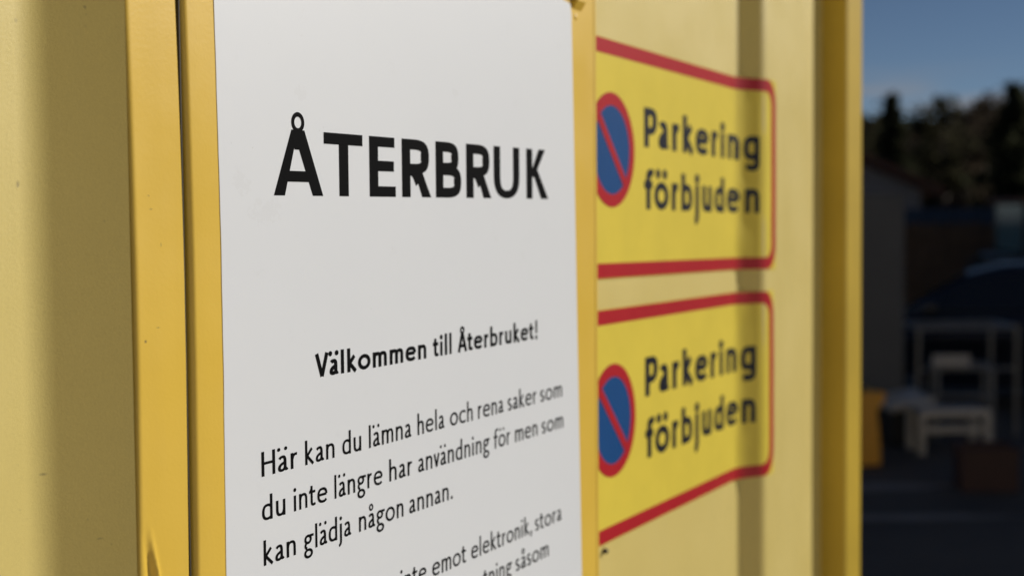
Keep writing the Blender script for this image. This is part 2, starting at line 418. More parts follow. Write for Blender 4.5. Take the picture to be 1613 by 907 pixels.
def glyph_mesh(item, wx, wy):
    if isinstance(item, tuple):
        if item[0] == 'dot':
            _, x, y, q = item; r = max(wx, .1) * .62 * q
            return [(x, y)] + [(x + r * math.cos(2 * math.pi * k / 20), y + r * .95 * math.sin(2 * math.pi * k / 20)) for k in range(20)], [(0, 1 + k, 1 + (k + 1) % 20) for k in range(20)]
        if item[0] == 'ring':
            _, x, y, r = item
            r2 = r + wx * .22
            return ribbon(sample(['E', x, y, r2, r2]), wx * .62, wx * .62)
        if item[0] == 'poly':
            return list(item[1]), [tuple(range(len(item[1])))]
    return ribbon(sample(item), wx, wy)
def word_mesh(txt, G, wx, wy, track=0.0):
    """-> list of strokes (verts2d, faces) laid out along x in cap units, and the extents"""
    x = 0.0; out = []; lo = 1e9; hi = -1e9
    for ch in txt:
        w, st = G[ch]
        for it in st:
            vs, fs = glyph_mesh(it, wx, wy); vs = [(a + x, b) for a, b in vs]
            lo = min(lo, min(v[0] for v in vs)); hi = max(hi, max(v[0] for v in vs)); out.append((vs, fs))
        x += w + track
    return out, lo, hi
STEP = 0.000012
def lay_words(words, G, wx, wy, cap, base, to3d, track=0.0):
    """words = [(text, x0, x1)] in metres along the surface -> verts, faces"""
    V = []; F = []; lay = 0
    for txt, x0, x1 in words:
        st, lo, hi = word_mesh(txt, G, wx, wy, track); k = (x1 - x0) / (hi - lo)
        for vs, fs in st:
            o = len(V); lay = (lay + 1) % 7
            V += [to3d(x0 + (a - lo) * k, base + b * cap, lay * STEP) for a, b in vs]
            F += [tuple(o + i for i in f) for f in fs]
    return V, F

# ------------------------------------------------------------------ ground
def grid_plane(name, x0, x1, y0, y1, z, mat, label=None):
    o = mesh_obj(name, [(x0, y0, z), (x1, y0, z), (x1, y1, z), (x0, y1, z)], [(0, 1, 2, 3)], mat)
    tag(o, kind='structure'); return o
grid_plane('ground', -600, 1500, -900, 900, 0.0, 'asphalt')
grid_plane('bounce_apron', -8.5, 5.2, -22, 0.9, 0.004, 'concrete')  # unseen pale ground added to bounce sunlight onto the shaded steel

CR = Vector((0.4666, -0.8844, 0)).normalized(); CF = Vector((0.8844, 0.4666, 0)).normalized()
YARD = math.atan2(CR.y, CR.x)
def at(lat, depth, z=0.0):
    """a place in the yard: metres to the side and metres away along the yard's long axis"""
    p = CR * lat + CF * depth; return (p.x, p.y, z)
def patch(name, lat, depth, w, d, seed):
    random.seed(seed); vs = []
    for k in range(28):
        a = 2 * math.pi * k / 28; q = 1 + random.uniform(-.15, .15)
        vs.append(at(lat + w * q * math.cos(a), depth + d * q * math.sin(a), 0.004))
    return tag(mesh_obj(name, vs, [tuple(range(28))], 'patch'), kind='structure')
patch('pavement_patch', 2.1, 9.75, 1.0, .16, 1)
patch('pavement_patch', 2.3, 8.75, .8, .10, 2)

# ------------------------------------------------------------------ the yellow container
YO, YI = 0.664, 0.695           # outer and inner corrugation planes
Z0, Z1 = 0.28, 2.62
corn = []
x = 2.1510
pairs_r = [(2.389, 'o'), (2.0757, 'o'), (2.0347, 'i'), (1.502, 'i'), (1.463, 'o'), (1.4600, 'o')]
pairs_l = [(0.7122, 0.6608), (0.6620, 'i'), (0.134, 'i'), (0.093, 'o'), (-0.19, 'o'), (-0.231, 'i'), (-0.764, 'i'), (-0.805, 'o'), (-1.09, 'o'), (-1.131, 'i'), (-1.664, 'i'), (-1.705, 'o'), (-1.99, 'o'), (-2.031, 'i'), (-2.564, 'i'), (-2.605, 'o'), (-3.45, 'o')]
lev = lambda b: YO if b == 'o' else YI if b == 'i' else b
def fillet(corners, fl, n=8):
    pts = [corners[0]]
    for i in range(1, len(corners) - 1):
        p = Vector(corners[i]); a = Vector(corners[i - 1]); b = Vector(corners[i + 1])
        la = min(fl, (a - p).length * .49); lb = min(fl, (b - p).length * .49)
        s = p + (a - p).normalized() * la; e = p + (b - p).normalized() * lb
        for k in range(n + 1):
            t = k / n; q = s * (1 - t) ** 2 + p * 2 * t * (1 - t) + e * t * t
            pts.append((q.x, q.y))
    pts.append(corners[-1]); return pts
def extrude_profile(name, prof, zs, mat, parent, wob=0.0):
    V = []; F = []; n = len(prof)
    for z in zs:
        for (a, b) in prof:
            w = wob * noise.noise(Vector((a * 1.7, z * 2.3, 3.1)))
            V.append((a + w, b + w * .7, z))
    for j in range(len(zs) - 1):
        for i in range(n - 1):
            F.append((j * n + i, j * n + i + 1, (j + 1) * n + i + 1, (j + 1) * n + i))
    return mesh_obj(name, V, F, mat, parent, smooth=True)
cont = empty('shipping_container', (0, 0, 0))
tag(cont, 'long yellow steel container with corrugated side and a yellow door', 'container')
zs = [Z0 + (Z1 - Z0) * k / 60 for k in range(61)]
for pairs in (pairs_r, pairs_l):
    dense = []; pf = fillet([(a, lev(b)) for a, b in pairs][::-1], 0.0105 if pairs is pairs_r else 0.0125)
    for a, b in zip(pf, pf[1:]):
        n = max(1, int((Vector(b) - Vector(a)).length / 0.05))
        dense += [(a[0] + (b[0] - a[0]) * k / n, a[1] + (b[1] - a[1]) * k / n) for k in range(n)]
    dense.append(pf[-1])
    extrude_profile('side_panel', dense, zs, 'cont', cont, 0.0016)
boxes('header_panel', [(0.7134, 1.4595, YO, YO + .004, 2.41, Z1 - .004)], 'cont', cont)
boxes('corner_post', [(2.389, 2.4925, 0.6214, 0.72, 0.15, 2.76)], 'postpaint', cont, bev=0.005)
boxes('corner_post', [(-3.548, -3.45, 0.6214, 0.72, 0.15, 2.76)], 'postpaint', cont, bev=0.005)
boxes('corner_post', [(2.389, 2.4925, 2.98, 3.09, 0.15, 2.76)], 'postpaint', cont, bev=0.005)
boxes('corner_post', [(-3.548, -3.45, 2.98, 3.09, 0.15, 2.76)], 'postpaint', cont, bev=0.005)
boxes('bottom_rail', [(-3.449, 2.388, 0.632, 0.74, 0.15, 0.285)], 'cont', cont, bev=0.004)
boxes('top_rail', [(-3.449, 2.388, 0.628, 0.74, 2.615, 2.755)], 'cont', cont, bev=0.004)
boxes('roof', [(-3.449, 2.388, 0.741, 2.979, 2.70, 2.745)], 'cont', cont)
boxes('end_panel', [(2.42, 2.46, 0.721, 2.979, 0.15, 2.69)], 'cont', cont)
boxes('end_panel', [(-3.52, -3.48, 0.721, 2.979, 0.15, 2.69)], 'cont', cont)
boxes('back_panel', [(-3.449, 2.388, 3.0, 3.03, 0.15, 2.69)], 'cont', cont)
# ---- door: jambs and folded-sheet leaf, slightly bent out near its upper left corner
def bend(x, z):
    up = max(0.0, z - 1.86); lo = max(0.0, 1.80 - z)
    k = max(0.0, min(1.0, (0.95 - x) / 0.2))
    return -(0.060 * up * up + 0.010 * up) * k - 0.012 * lo * min(1.0, k)
door = empty('door', (0, 0, 0)); door.parent = cont
DY = 0.6604
def sheet_profile(name, prof, z0, z1, mat, parent, extra=None, step=0.01):
    zs = []; z = z0
    while z < z1 - 1e-6: zs.append(z); z += step
    zs.append(z1); V = []; F = []; n = len(prof)
    for z in zs:
        for (a, b) in prof:
            d = bend(a, z); w = .00035 * noise.noise(Vector((a * 40, z * 5, 8)))
            yy = b + w
            if extra: yy += extra(a, z, b)
            V.append((a + d, yy, z))
    for j in range(len(zs) - 1):
        for i in range(n - 1): F.append((j * n + i, j * n + i + 1, (j + 1) * n + i + 1, (j + 1) * n + i))
    return mesh_obj(name, V, F, mat, parent, smooth=True)
def arc(cx, cy, r, a0, a1, n=8):
    return [(cx + r * math.cos(R(a0 + (a1 - a0) * k / n)), cy + r * math.sin(R(a0 + (a1 - a0) * k / n))) for k in range(n + 1)]
def dent(a, z, b):
    # a crease pressed into the jamb near its lower end
    if z > 1.70 or b > JY + .002: return 0.0
    xc = 0.7282 + (1.678 - z) * 0.2
    g = math.exp(-((a - xc) / 0.0024) ** 2) - 0.8 * math.exp(-((a - xc + .0045) / 0.0030) ** 2)
    return -0.0030 * g * max(0.0, min(1.0, (1.690 - z) / 0.03))
JY = DY + 0.0005
jl = [(0.7152, YO + .03)] + [(0.7152, JY + .006)] + arc(0.7202, JY + .005, .005, 180, 270, 6)
xx = 0.7202
while xx < 0.7640: xx += 0.0009; jl.append((xx, JY))
jl += arc(0.7647, JY + .0008, .0008, 270, 360, 3) + [(0.7655, JY + .012), (0.7655, JY + .034)]
frame = sheet_profile('door_frame', jl, 0.30, 2.40, 'door', door, dent, 0.006)
LX0, LX1 = 0.7728, 1.4584
lf = [(LX0 - .0005, YO + .03)] + [(LX0 - .0005, DY + .012)] + arc(LX0 + .0045, DY + .005, .005, 180, 270, 10)
xx = LX0 + .0045
while xx < LX1 - .02: xx += 0.012; lf.append((min(xx, LX1 - .012), DY))
lf += [(LX1 - .0105, DY), (LX1 - .0100, DY + .0006), (LX1 - .0095, DY)] + arc(LX1 - .003, DY + .003, .003, 270, 360, 5) + [(LX1, YO + .025)]
leaf = sheet_profile('door_leaf', lf, 0.33, 2.25, 'door', door, None, 0.02)
boxes('head_frame', [(0.7205, 1.459, DY + .001, YO + .03, 2.256, 2.40)], 'door', door, bev=0.003)
boxes('threshold', [(0.767, 1.457, DY + .004, YO + .03, 0.287, 0.325)], 'door', door, bev=0.002)
# small welded stop; dark strip painted in for the shade above the sheet
boxes('gap_shade_strip', [(0.82, 1.3945, DY - .0009, DY - .0001, 2.1292, 2.150)], 'shade_strip', door)
bm = bmesh.new(); q = []
for a in (1.3965, 1.4175):
    q.append([bm.verts.new((a, y, z)) for y, z in ((DY - .0001, 2.1205), (DY - .006, 2.129), (DY - .006, 2.165), (DY - .0001, 2.165))])
bm.faces.new(q[0]); bm.faces.new(q[1][::-1])
for k in range(4): bm.faces.new((q[0][k], q[0][(k + 1) % 4], q[1][(k + 1) % 4], q[1][k]))
bm_obj('door_stop', bm, 'door', door)
boxes('shade_strip', [(0.7657, 0.7667, DY + .0012, YO + .030, 0.34, 2.24)], 'shade_strip', door)  # dark strips added in the door groove to cut bounced light
boxes('shade_strip', [(0.7668, 0.7722, YO + .026, YO + .030, 0.34, 2.24)], 'shade_strip', door)
bm = bmesh.new(); lathe(bm, [(.0036, 0), (.0030, -.0005), (.0018, -.0009), (.0006, -.0010)], 16, 'y', (1.4035, DY, 2.1125)); bm_obj('rivet', bm, 'door', door, True)
# rubber stop between door and wall
bm = bmesh.new(); lathe(bm, [(.0032, YI + .0), (.0032, YI - .004), (.002, YI - .006)], 14, 'y', (1.5445, 0, 1.4965)); bm_obj('rubber_stop', bm, 'dark', door, True)

# ------------------------------------------------------------------ white notice sheet on the door
SY = 0.6600
def sheet_x(u, z):       # u 0..1 across; edges cut a little out of square
    l = 0.8043 + bend(0.8043, z) + .0004 * noise.noise(Vector((0, z * 30, 1)))
    r = 1.3917 + (2.1276 - z) * 0.028
    return l + (r - l) * u
sv = []; sf = []
NU, NZ = 24, 60; zt, zb = 2.1276, 1.2865
for j in range(NZ + 1):
    z = zb + (zt - zb) * j / NZ
    for i in range(NU + 1):
        u = i / NU; xx = sheet_x(u, z); zz = z
        if i == NU and j == NZ: xx -= .0025; zz -= .0025
        sv.append((xx, SY, zz))
for j in range(NZ):
    for i in range(NU):
        a = j * (NU + 1) + i; sf.append((a, a + 1, a + NU + 2, a + NU + 1))
sh = mesh_obj('notice_sheet', sv, sf, 'sheet')
sm = sh.modifiers.new('thick', 'SOLIDIFY'); sm.thickness = 0.00035; sm.offset = -1
tag(sh, 'tall white notice headed ÅTERBRUK in black letters, fixed to the yellow door', 'notice')
flat = lambda x, z, d: (x, SY - 0.00012 - d, z)
# heading: every letter in its place
def heading():
    cap = 0.0505; base = 1.9163; V = []; F = []
    wx, wy = .265, .178
    H = {}
    # outlines in cap units, left edge 0
    H['T'] = (1.085, [('poly', [(0, 1), (0, .82), (1.085, .82), (1.085, 1)]), ('poly', [(.41, .83), (.41, 0), (.675, 0), (.675, .83)])])
    H['E'] = (.80, [('poly', [(0, 0), (.265, 0), (.265, 1), (0, 1)]), ('poly', [(.2, .83), (.775, .83), (.775, 1), (.2, 1)]), ('poly', [(.2, .425), (.75, .425), (.75, .6), (.2, .6)]), ('poly', [(.2, 0), (.80, 0), (.80, .175), (.2, .175)])])
    def bowl(y0, y1, w, top):
        c = (y0 + y1) / 2; h = (y1 - y0) / 2 - wy / 2; xr = w - wx / 2 + .015
        return ['M', .2, y1 - wy / 2, 'L', w * .46, y1 - wy / 2, 'C', w * .80, y1 - wy / 2, xr, c + h * .75, xr, c, 'C', xr, c - h * .75, w * .80, y0 + wy / 2, w * .46, y0 + wy / 2, 'L', .2, y0 + wy / 2]
    stem = ('poly', [(0, 0), (.265, 0), (.265, 1), (0, 1)])
    leg = [(0.25, .53), (.36, .35), (.44, .25), (.58, 0)]
    H['R'] = (.935, [stem, bowl(.40, 1, .855, 1), ['M', .24, .46, 'C', .40, .46, .46, .38, .54, .26, 'L', .545, .25], ('poly', [(.40, .50), (.66, .42), (.80, .20), (.935, 0), (.635, 0), (.52, .22)])])
    H['B'] = (.893, [stem, bowl(.45, 1, .80, 1), bowl(0, .58, .893, 0)])
    H['U'] = (1.063, [['M', .1325, 1, 'L', .1325, .42, 'C', .1325, .17, .30, .075, .53, .075, 'C', .76, .075, .9305, .17, .9305, .42, 'L', .9305, 1]])
    H['K'] = (.975, [('poly', [(.02, 0), (.275, 0), (.275, 1), (.02, 1)]), ('poly', [(.27, .60), (.27, .46), (.34, .42), (.47, .56), (.845, 1), (.56, 1), (.27, .60)][:6]), ('poly', [(.305, .52), (.50, .585), (.975, 0), (.655, 0)])])
    H['Å'] = (1.263, [('poly', [(0, 0), (.272, 0), (.62, 1), (.46, 1)]), ('poly', [(1.263, 0), (.985, 0), (.60, .80), (.635, 1.0), (.79, 1)]), ('poly', [(.46, 1), (.79, 1), (.70, .70), (.53, .70)]), ('poly', [(.24, .21), (1.02, .21), (.955, .375), (.31, .375)]), ['E', .625, 1.115, .128, .122]])
    place = [('Å', .8665, .9303), ('T', .9320, .9868), ('E', .9968, 1.0372), ('R', 1.0475, 1.0962), ('B', 1.1044, 1.1495), ('R', 1.1600, 1.2085), ('U', 1.2138, 1.2675), ('K', 1.2819, 1.3321)]
    lay = 0
    for ch, x0, x1 in place:
        w, st = H[ch]; k = (x1 - x0) / w
        for it in st:
            if isinstance(it, tuple): vs, fs = list(it[1]), [tuple(range(len(it[1])))]
            elif it[0] == 'E': vs, fs = ribbon(sample(it), .076, .070)
            elif ch == 'U': vs, fs = ribbon(sample(it, 14), .265, .15)
            else: vs, fs = ribbon(sample(it, 14), wx, wy)
            o = len(V); lay = (lay + 1) % 7
            V += [flat(x0 + a * k, base + b * cap, lay * STEP) for a, b in vs]; F += [tuple(o + i for i in f) for f in fs]
    return V, F
mesh_obj('heading_lettering', *heading(), 'ink', sh)
GB = glyphs(.205, .165, .68, 1.03); GR = glyphs(.145, .112, .66, 1.03)
V, F = lay_words([("Välkommen", .9157, 1.0844), ("till", 1.0956, 1.1293), ("Återbruket", 1.1405, 1.2965), ("!", 1.2998, 1.3045)], GB, .205, .165, .0190, 1.7728, flat)
mesh_obj('welcome_lettering', V, F, 'ink', sh)
LINES = [
    (1.7060, [("Här", .8456, .8902), ("kan", .9005, .9403), ("du", .9514, .9788), ("lämna", .9903, 1.0577), ("hela", 1.0679, 1.1148), ("och", 1.1249, 1.1674), ("rena", 1.1778, 1.2295), ("saker", 1.2382, 1.3009), ("som", 1.31, 1.3619)]),
    (1.6725, [("du", .8453, .8741), ("inte", .8846, .9295), ("längre", .9394, 1.0104), ("har", 1.0209, 1.0579), ("användning", 1.0681, 1.2005), ("för", 1.2085, 1.2424), ("men", 1.2533, 1.3030), ("som", 1.3130, 1.3642)]),
    (1.6385, [("kan", .8463, .8865), ("glädja", .8971, .9626), ("någon", .9737, 1.0428), ("annan.", 1.0524, 1.1283)]),
    (1.5738, [("inte", 1.0365, 1.08), ("emot", 1.0903, 1.1523), ("elektronik,", 1.162, 1.2886), ("stora", 1.2958, 1.3587)]),
    (1.5417, [("tning", 1.1845, 1.2442), ("såsom", 1.2519, 1.3267)]),
]
for zb_, ws in LINES:
    V, F = lay_words(ws, GR, .145, .112, .0187, zb_, flat)
    mesh_obj('text_line', V, F, 'ink', sh)

# ------------------------------------------------------------------ two no-parking stickers on the corrugated side
S_O = 1.4635 + 0.0
sp = fillet([(1.4635, YO), (1.502, YI), (2.0347, YI), (2.0757, YO), (2.389, YO)], 0.016, 14)
cum = [0.0]
for a, b in zip(sp, sp[1:]): cum.append(cum[-1] + math.hypot(b[0] - a[0], b[1] - a[1]))
def along(s):
    """distance along the sheet metal -> point and outward normal"""
    s = max(0.0, min(cum[-1] - 1e-6, s)); lo = 0; hi = len(cum) - 1
    while hi - lo > 1:
        md = (lo + hi) // 2
        if cum[md] <= s: lo = md
        else: hi = md
    t = (s - cum[lo]) / max(1e-9, cum[hi] - cum[lo])
    a, b = sp[lo], sp[hi]; d = Vector((b[0] - a[0], b[1] - a[1])).normalized()
    return a[0] + (b[0] - a[0]) * t, a[1] + (b[1] - a[1]) * t, d.y, -d.x
S_IN = math.hypot(.0385, YI - YO); S_B = S_IN + 2.0347 - 1.502
def s_of(x): return S_IN + x - 1.502      # distance along the metal of a place on the inner flat
SB_ = S_B         # the bend, measured along the metal
def sticker_map(zc, rot, seed):
    def f(s, v, d):         # s metres along the metal, v metres from sticker's middle
        z = zc + v + (s - .30) * rot
        x, y, nx, ny = along(s)
        # film does not quite follow the bend: loose waves there
        g = math.exp(-((s - S_B - .004) / .018) ** 2)
        off = 0.0009 + d + g * (0.0012 + 0.0016 * noise.noise(Vector((z * 22, seed, s * 25)))) + .0003 * noise.noise(Vector((s * 18, z * 14, seed)))
        w = 0.0016 * noise.noise(Vector((x * 1.7, z * 2.3, 3.1)))
        return (x + nx * off + w, y + ny * off + w * .7, z)
    return f
def grid_patch(f, s0, s1, v0, v1, d, ds=.003, dv=.005, clip=None):
    V = []; F = []; n = max(1, int(round((s1 - s0) / ds))); m_ = max(1, int(round((v1 - v0) / dv)))
    for j in range(m_ + 1):
        for i in range(n + 1): V.append(f(s0 + (s1 - s0) * i / n, v0 + (v1 - v0) * j / m_, d))
    for j in range(m_):
        for i in range(n): a = j * (n + 1) + i; F.append((a, a + 1, a + n + 2, a + n + 1))
    return V, F
def ring_band(f, outer, inner, d, sub=4):
    V = []; F = []; n = len(outer); w = sub + 1
    for (a, b), (c, e) in zip(outer, inner):
        for q in range(w): t = q / sub; V.append(f(a + (c - a) * t, b + (e - b) * t, d))
    for i in range(n):
        j = (i + 1) % n
        for q in range(sub): F.append((w * i + q, w * j + q, w * j + q + 1, w * i + q + 1))
    return V, F
def rrect(s0, s1, v0, v1, r, n=10, den=.004):
    pts = []
    for cx_, cy_, a0 in ((s1 - r, v1 - r, 0), (s0 + r, v1 - r, 90), (s0 + r, v0 + r, 180), (s1 - r, v0 + r, 270)):
        pts += [(cx_ + r * math.cos(R(a0 + 90 * k / n)), cy_ + r * math.sin(R(a0 + 90 * k / n))) for k in range(n + 1)]
    return pts
def densify(a, b, step=.004):
    oa = []; ob = []
    n = len(a)
    for i in range(n):
        j = (i + 1) % n; L_ = math.hypot(a[j][0] - a[i][0], a[j][1] - a[i][1]); k = max(1, int(L_ / step))
        for t in range(k):
            q = t / k; oa.append((a[i][0] + (a[j][0] - a[i][0]) * q, a[i][1] + (a[j][1] - a[i][1]) * q)); ob.append((b[i][0] + (b[j][0] - b[i][0]) * q, b[i][1] + (b[j][1] - b[i][1]) * q))
    return oa, ob
GS = glyphs(.24, .19, .72, 1.0, road=True)
def sticker(zc, hh, rot, seed, label, cz, base1, base2, s_end, ends):
    f = sticker_map(zc, rot, seed)
    s0, s1 = .012, s_end
    V, F = grid_patch(f, s0 - .001, s1 + .001, -hh - .0008, hh + .0008, 0)
    o = mesh_obj('parking_sign', V, F, 'signyellow', None, True)
    tag(o, label, 'sign', 'no-parking signs on the container side')
    a = rrect(s0, s1, -hh, hh, .038); b = rrect(s0 + .0178, s1 - .0200, -hh + .0178, hh - .0178, .023)
    a, b = densify(a, b); mesh_obj('border', *ring_band(f, a, b, .0003), 'signred', o, True)
    # round no-parking symbol
    cs, cv, r = s_of(1.573), cz - zc, .0687
    sym_rot = lambda rr, n=72: [(cs + rr * math.cos(2 * math.pi * k / n), cv + rr * math.sin(2 * math.pi * k / n)) for k in range(n)]
    disc = [f(cs, cv, .0003)]; ff = []
    for q in range(1, 9): disc += [f(s_, v_, .0003) for s_, v_ in sym_rot(r * q / 8)]
    for k in range(72): ff.append((0, 1 + k, 1 + (k + 1) % 72))
    for q in range(7):
        for k in range(72): ff.append((1 + q * 72 + k, 1 + (q + 1) * 72 + k, 1 + (q + 1) * 72 + (k + 1) % 72, 1 + q * 72 + (k + 1) % 72))
    sy = mesh_obj('blue_disc', disc, ff, 'signblue', o, True)
    mesh_obj('red_ring', *ring_band(f, sym_rot(r), sym_rot(r * .775), .0005), 'signred', o, True)
    c45 = math.cos(R(45)); hw = r * .085; Ln = r * .80
    V = []; F = []
    for k in range(13):
        t = -Ln + 2 * Ln * k / 12
        for sgn in (1, -1): V.append(f(cs + t * c45 + sgn * hw * c45, cv - t * c45 + sgn * hw * c45, .0007))
    for k in range(12): F.append((2 * k, 2 * k + 1, 2 * k + 3, 2 * k + 2))
    mesh_obj('red_slash', V, F, 'signred', o, True)
    tf = lambda s_, v_, d: f(s_, v_, .0004 + d)
    t0 = s_of(1.6745)
    for txt, bs, (e, e0, e1) in (('Parkering', base1, ends[0]), ('förbjuden', base2, ends[1])):
        V, F = lay_words([(txt[:-1], t0, S_B + e), (txt[-1], S_B + e0, S_B + e1)], GS, .24, .19, .0500, bs - zc, tf, track=.05)
        mesh_obj('lettering', V, F, 'signink', o, True)
    return o
sticker(1.9625, 0.1423, -.016, 1.3, 'upper of two yellow no-parking signs with red border and blue disc', 1.974, 1.9832, 1.9045, S_B + .0510 + .046, ((-.001, .0085, .0385), (.0005, .0115, .0385)))
sticker(1.6437, 0.1403, -.008, 7.7, 'lower of two yellow no-parking signs, with the text Parkering förbjuden', 1.6489, 1.6664, 1.5868, S_B + .0510 + .036, ((-.009, .0022, .0320), (-.004, .0050, .0310)))

# ------------------------------------------------------------------ things in the yard behind (all stand on the ground)
def px(p, depth): return (p - 806.5) / 2240 * depth      # sideways metres
# grey cabinet
cb = empty('metal_cabinet', at(px(1372, 12.2), 12.2), YARD)
tag(cb, 'tall dark grey metal cabinet right beside the container corner', 'cabinet')
boxes('body', [(-.9, .205, -.3, .3, .06, 2.06)], 'cabinet', cb, bev=.008)
for a, b in ((-.89, -.35), (-.345, .195)): boxes('door', [(a, b, -.318, -.301, .10, 2.03)], 'cabinet', cb, bev=.004)
boxes('plinth', [(-.88, .185, -.28, .28, 0, .06)], 'dark', cb)
# low white rack of two rails on legs
bn = empty('low_bench', at(px(1494, 11.2), 11.2), YARD + .05)
tag(bn, 'low white bench of two rails on short legs, standing before the grey frames', 'bench')
boxes('rail', [(-.27, .29, -.16, -.13, .285, .355)], 'whiteplastic', bn, bev=.012)
boxes('rail', [(-.27, .23, -.16, -.13, .165, .225)], 'whiteplastic', bn, bev=.012)
boxes('seat', [(-.26, .28, -.128, .16, .335, .352)], 'whiteplastic', bn, bev=.006)
for s_, y in ((-.262, -.15), (.262, -.15), (-.255, .14), (.255, .14)): boxes('leg', [(s_ - .028, s_ + .03, y - .026, y + .016, 0, .334)], 'whiteplastic', bn, bev=.008)
# dark box with a white lid that does not close
wc = empty('storage_box', at(px(1424, 11.6), 11.6), YARD + .12)
tag(wc, 'dark storage box with a skewed white lid at the foot of the grey cabinet', 'box')
boxes('body', [(-.17, .16, -.16, .16, .02, .30)], 'dark', wc, bev=.015)
lid = boxes('lid', [(-.21, .19, -.19, .19, 0, .07)], 'whiteplastic', wc, bev=.02); lid.location = (0, 0, .325); lid.rotation_euler = (R(7), R(-6), R(5))
# steel frame table and a smaller one
def frame_table(lat, d, w, dep, h, rz, label):
    t = empty('steel_frame', at(lat, d), YARD + rz); tag(t, label, 'metal frame', 'grey steel frames by the cars')
    bm = bmesh.new()
    for a, b in (((-w, -dep, h), (w, -dep, h)), ((w, -dep, h), (w, dep, h)), ((w, dep, h), (-w, dep, h)), ((-w, dep, h), (-w, -dep, h))): tube(bm, [a, b], .02, 8)
    bm_obj('top_rail', bm, 'greysteel', t)
    for sx_ in (-w, w):
        for sy_ in (-dep, dep):
            bm = bmesh.new(); tube(bm, [(sx_, sy_, 0), (sx_, sy_, h)], .018, 8); bm_obj('leg', bm, 'greysteel', t)
    bm = bmesh.new(); tube(bm, [(-w, -dep, h * .62), (w, -dep, h * .62)], .014, 8); bm_obj('crossbar', bm, 'greysteel', t)
    bm = bmesh.new(); tube(bm, [(-w, dep, h * .30), (w, dep, h * .30)], .014, 8); bm_obj('crossbar', bm, 'greysteel', t)
    return t
frame_table(px(1506, 12.2), 12.2, .42, .28, .92, .05, 'larger grey steel frame with tall legs standing before the dark blue car')
frame_table(px(1515, 11.9), 11.9, .22, .2, .60, -.15, 'smaller grey steel frame tucked inside the larger frame')
bd = boxes('board', [(-.15, .15, -.012, .012, 0, .10)], 'whitewood', None, bev=.003)
bd.location = at(px(1483, 11.95), 11.67, .62); bd.rotation_euler = (0, 0, YARD - .15)
tag(bd, 'small pale board resting across the smaller grey frame', 'board')
# orange road barrier end
ob = empty('barrier', at(px(1344, 10.7), 10.7), YARD + .2)
tag(ob, 'orange plastic barrier standing by the container corner', 'barrier')
bm = bmesh.new()
prof = [(-.09, .02), (.09, .02), (.085, .10), (.055, .36), (.085, .40), (.12, .43), (.115, .47), (-.115, .47), (-.12, .43), (-.055, .36), (-.085, .10)]
for x0 in (-.5, .13):
    pass
fr = [bm.verts.new((a * 1.25, -.25, b * 1.2)) for a, b in prof]; bk = [bm.verts.new((a * 1.25, .25, b * 1.2)) for a, b in prof]
bm.faces.new(fr); bm.faces.new(bk[::-1])
for i in range(len(prof)): j = (i + 1) % len(prof); bm.faces.new((fr[i], fr[j], bk[j], bk[i]))
bmesh.ops.bevel(bm, geom=list(bm.edges), offset=.008, segments=2, affect='EDGES')
bm_obj('body', bm, 'orange', ob)
for y in (-.2, .2): boxes('foot', [(-.14, .14, y - .05, y + .05, 0, .02)], 'dark', ob)
# red crate
rc = empty('crate', at(px(1555, 9.7), 9.7), YARD - .12)
tag(rc, 'dark red crate on the ground right of the white bench', 'crate')
boxes('wall', [(-.19, .19, -.15, -.135, 0, .30), (-.19, .19, .135, .15, 0, .30), (-.19, -.175, -.134, .134, 0, .30), (.175, .19, -.134, .134, 0, .30)], 'redplastic', rc, bev=.003)
boxes('base', [(-.174, .174, -.134, .134, .005, .02)], 'redplastic', rc)
boxes('rim', [(-.20, .20, -.163, -.1505, .27, .30), (-.20, .20, .1505, .163, .27, .30)], 'redplastic', rc, bev=.003)

# ---- vehicles
def prism(bm, prof, half, taper=None):
    """side outline (x, z) -> solid across y; taper(z) scales the half width"""
    L_ = [bm.verts.new((a, -half * (taper(b) if taper else 1), b)) for a, b in prof]
    R_ = [bm.verts.new((a, half * (taper(b) if taper else 1), b)) for a, b in prof]
    bm.faces.new(L_); bm.faces.new(R_[::-1])
    for i in range(len(prof)): j = (i + 1) % len(prof); bm.faces.new((L_[i], L_[j], R_[j], R_[i]))
def wheel(parent, x, y, r, side):
    w = None
    bm = bmesh.new(); lathe(bm, [(r * .62, -.09), (r * .93, -.09), (r, -.06), (r, .06), (r * .93, .09), (r * .62, .09)], 28, 'y'); w = bm_obj('wheel', bm, 'tyre', parent, False)
    w.location = (x, y, r)
    bm = bmesh.new(); lathe(bm, [(r * .61, 0), (r * .58, side * .075), (r * .2, side * .085), (r * .15, side * .09)], 20, 'y'); ri = bm_obj('rim', bm, 'rim', w); 
    return w
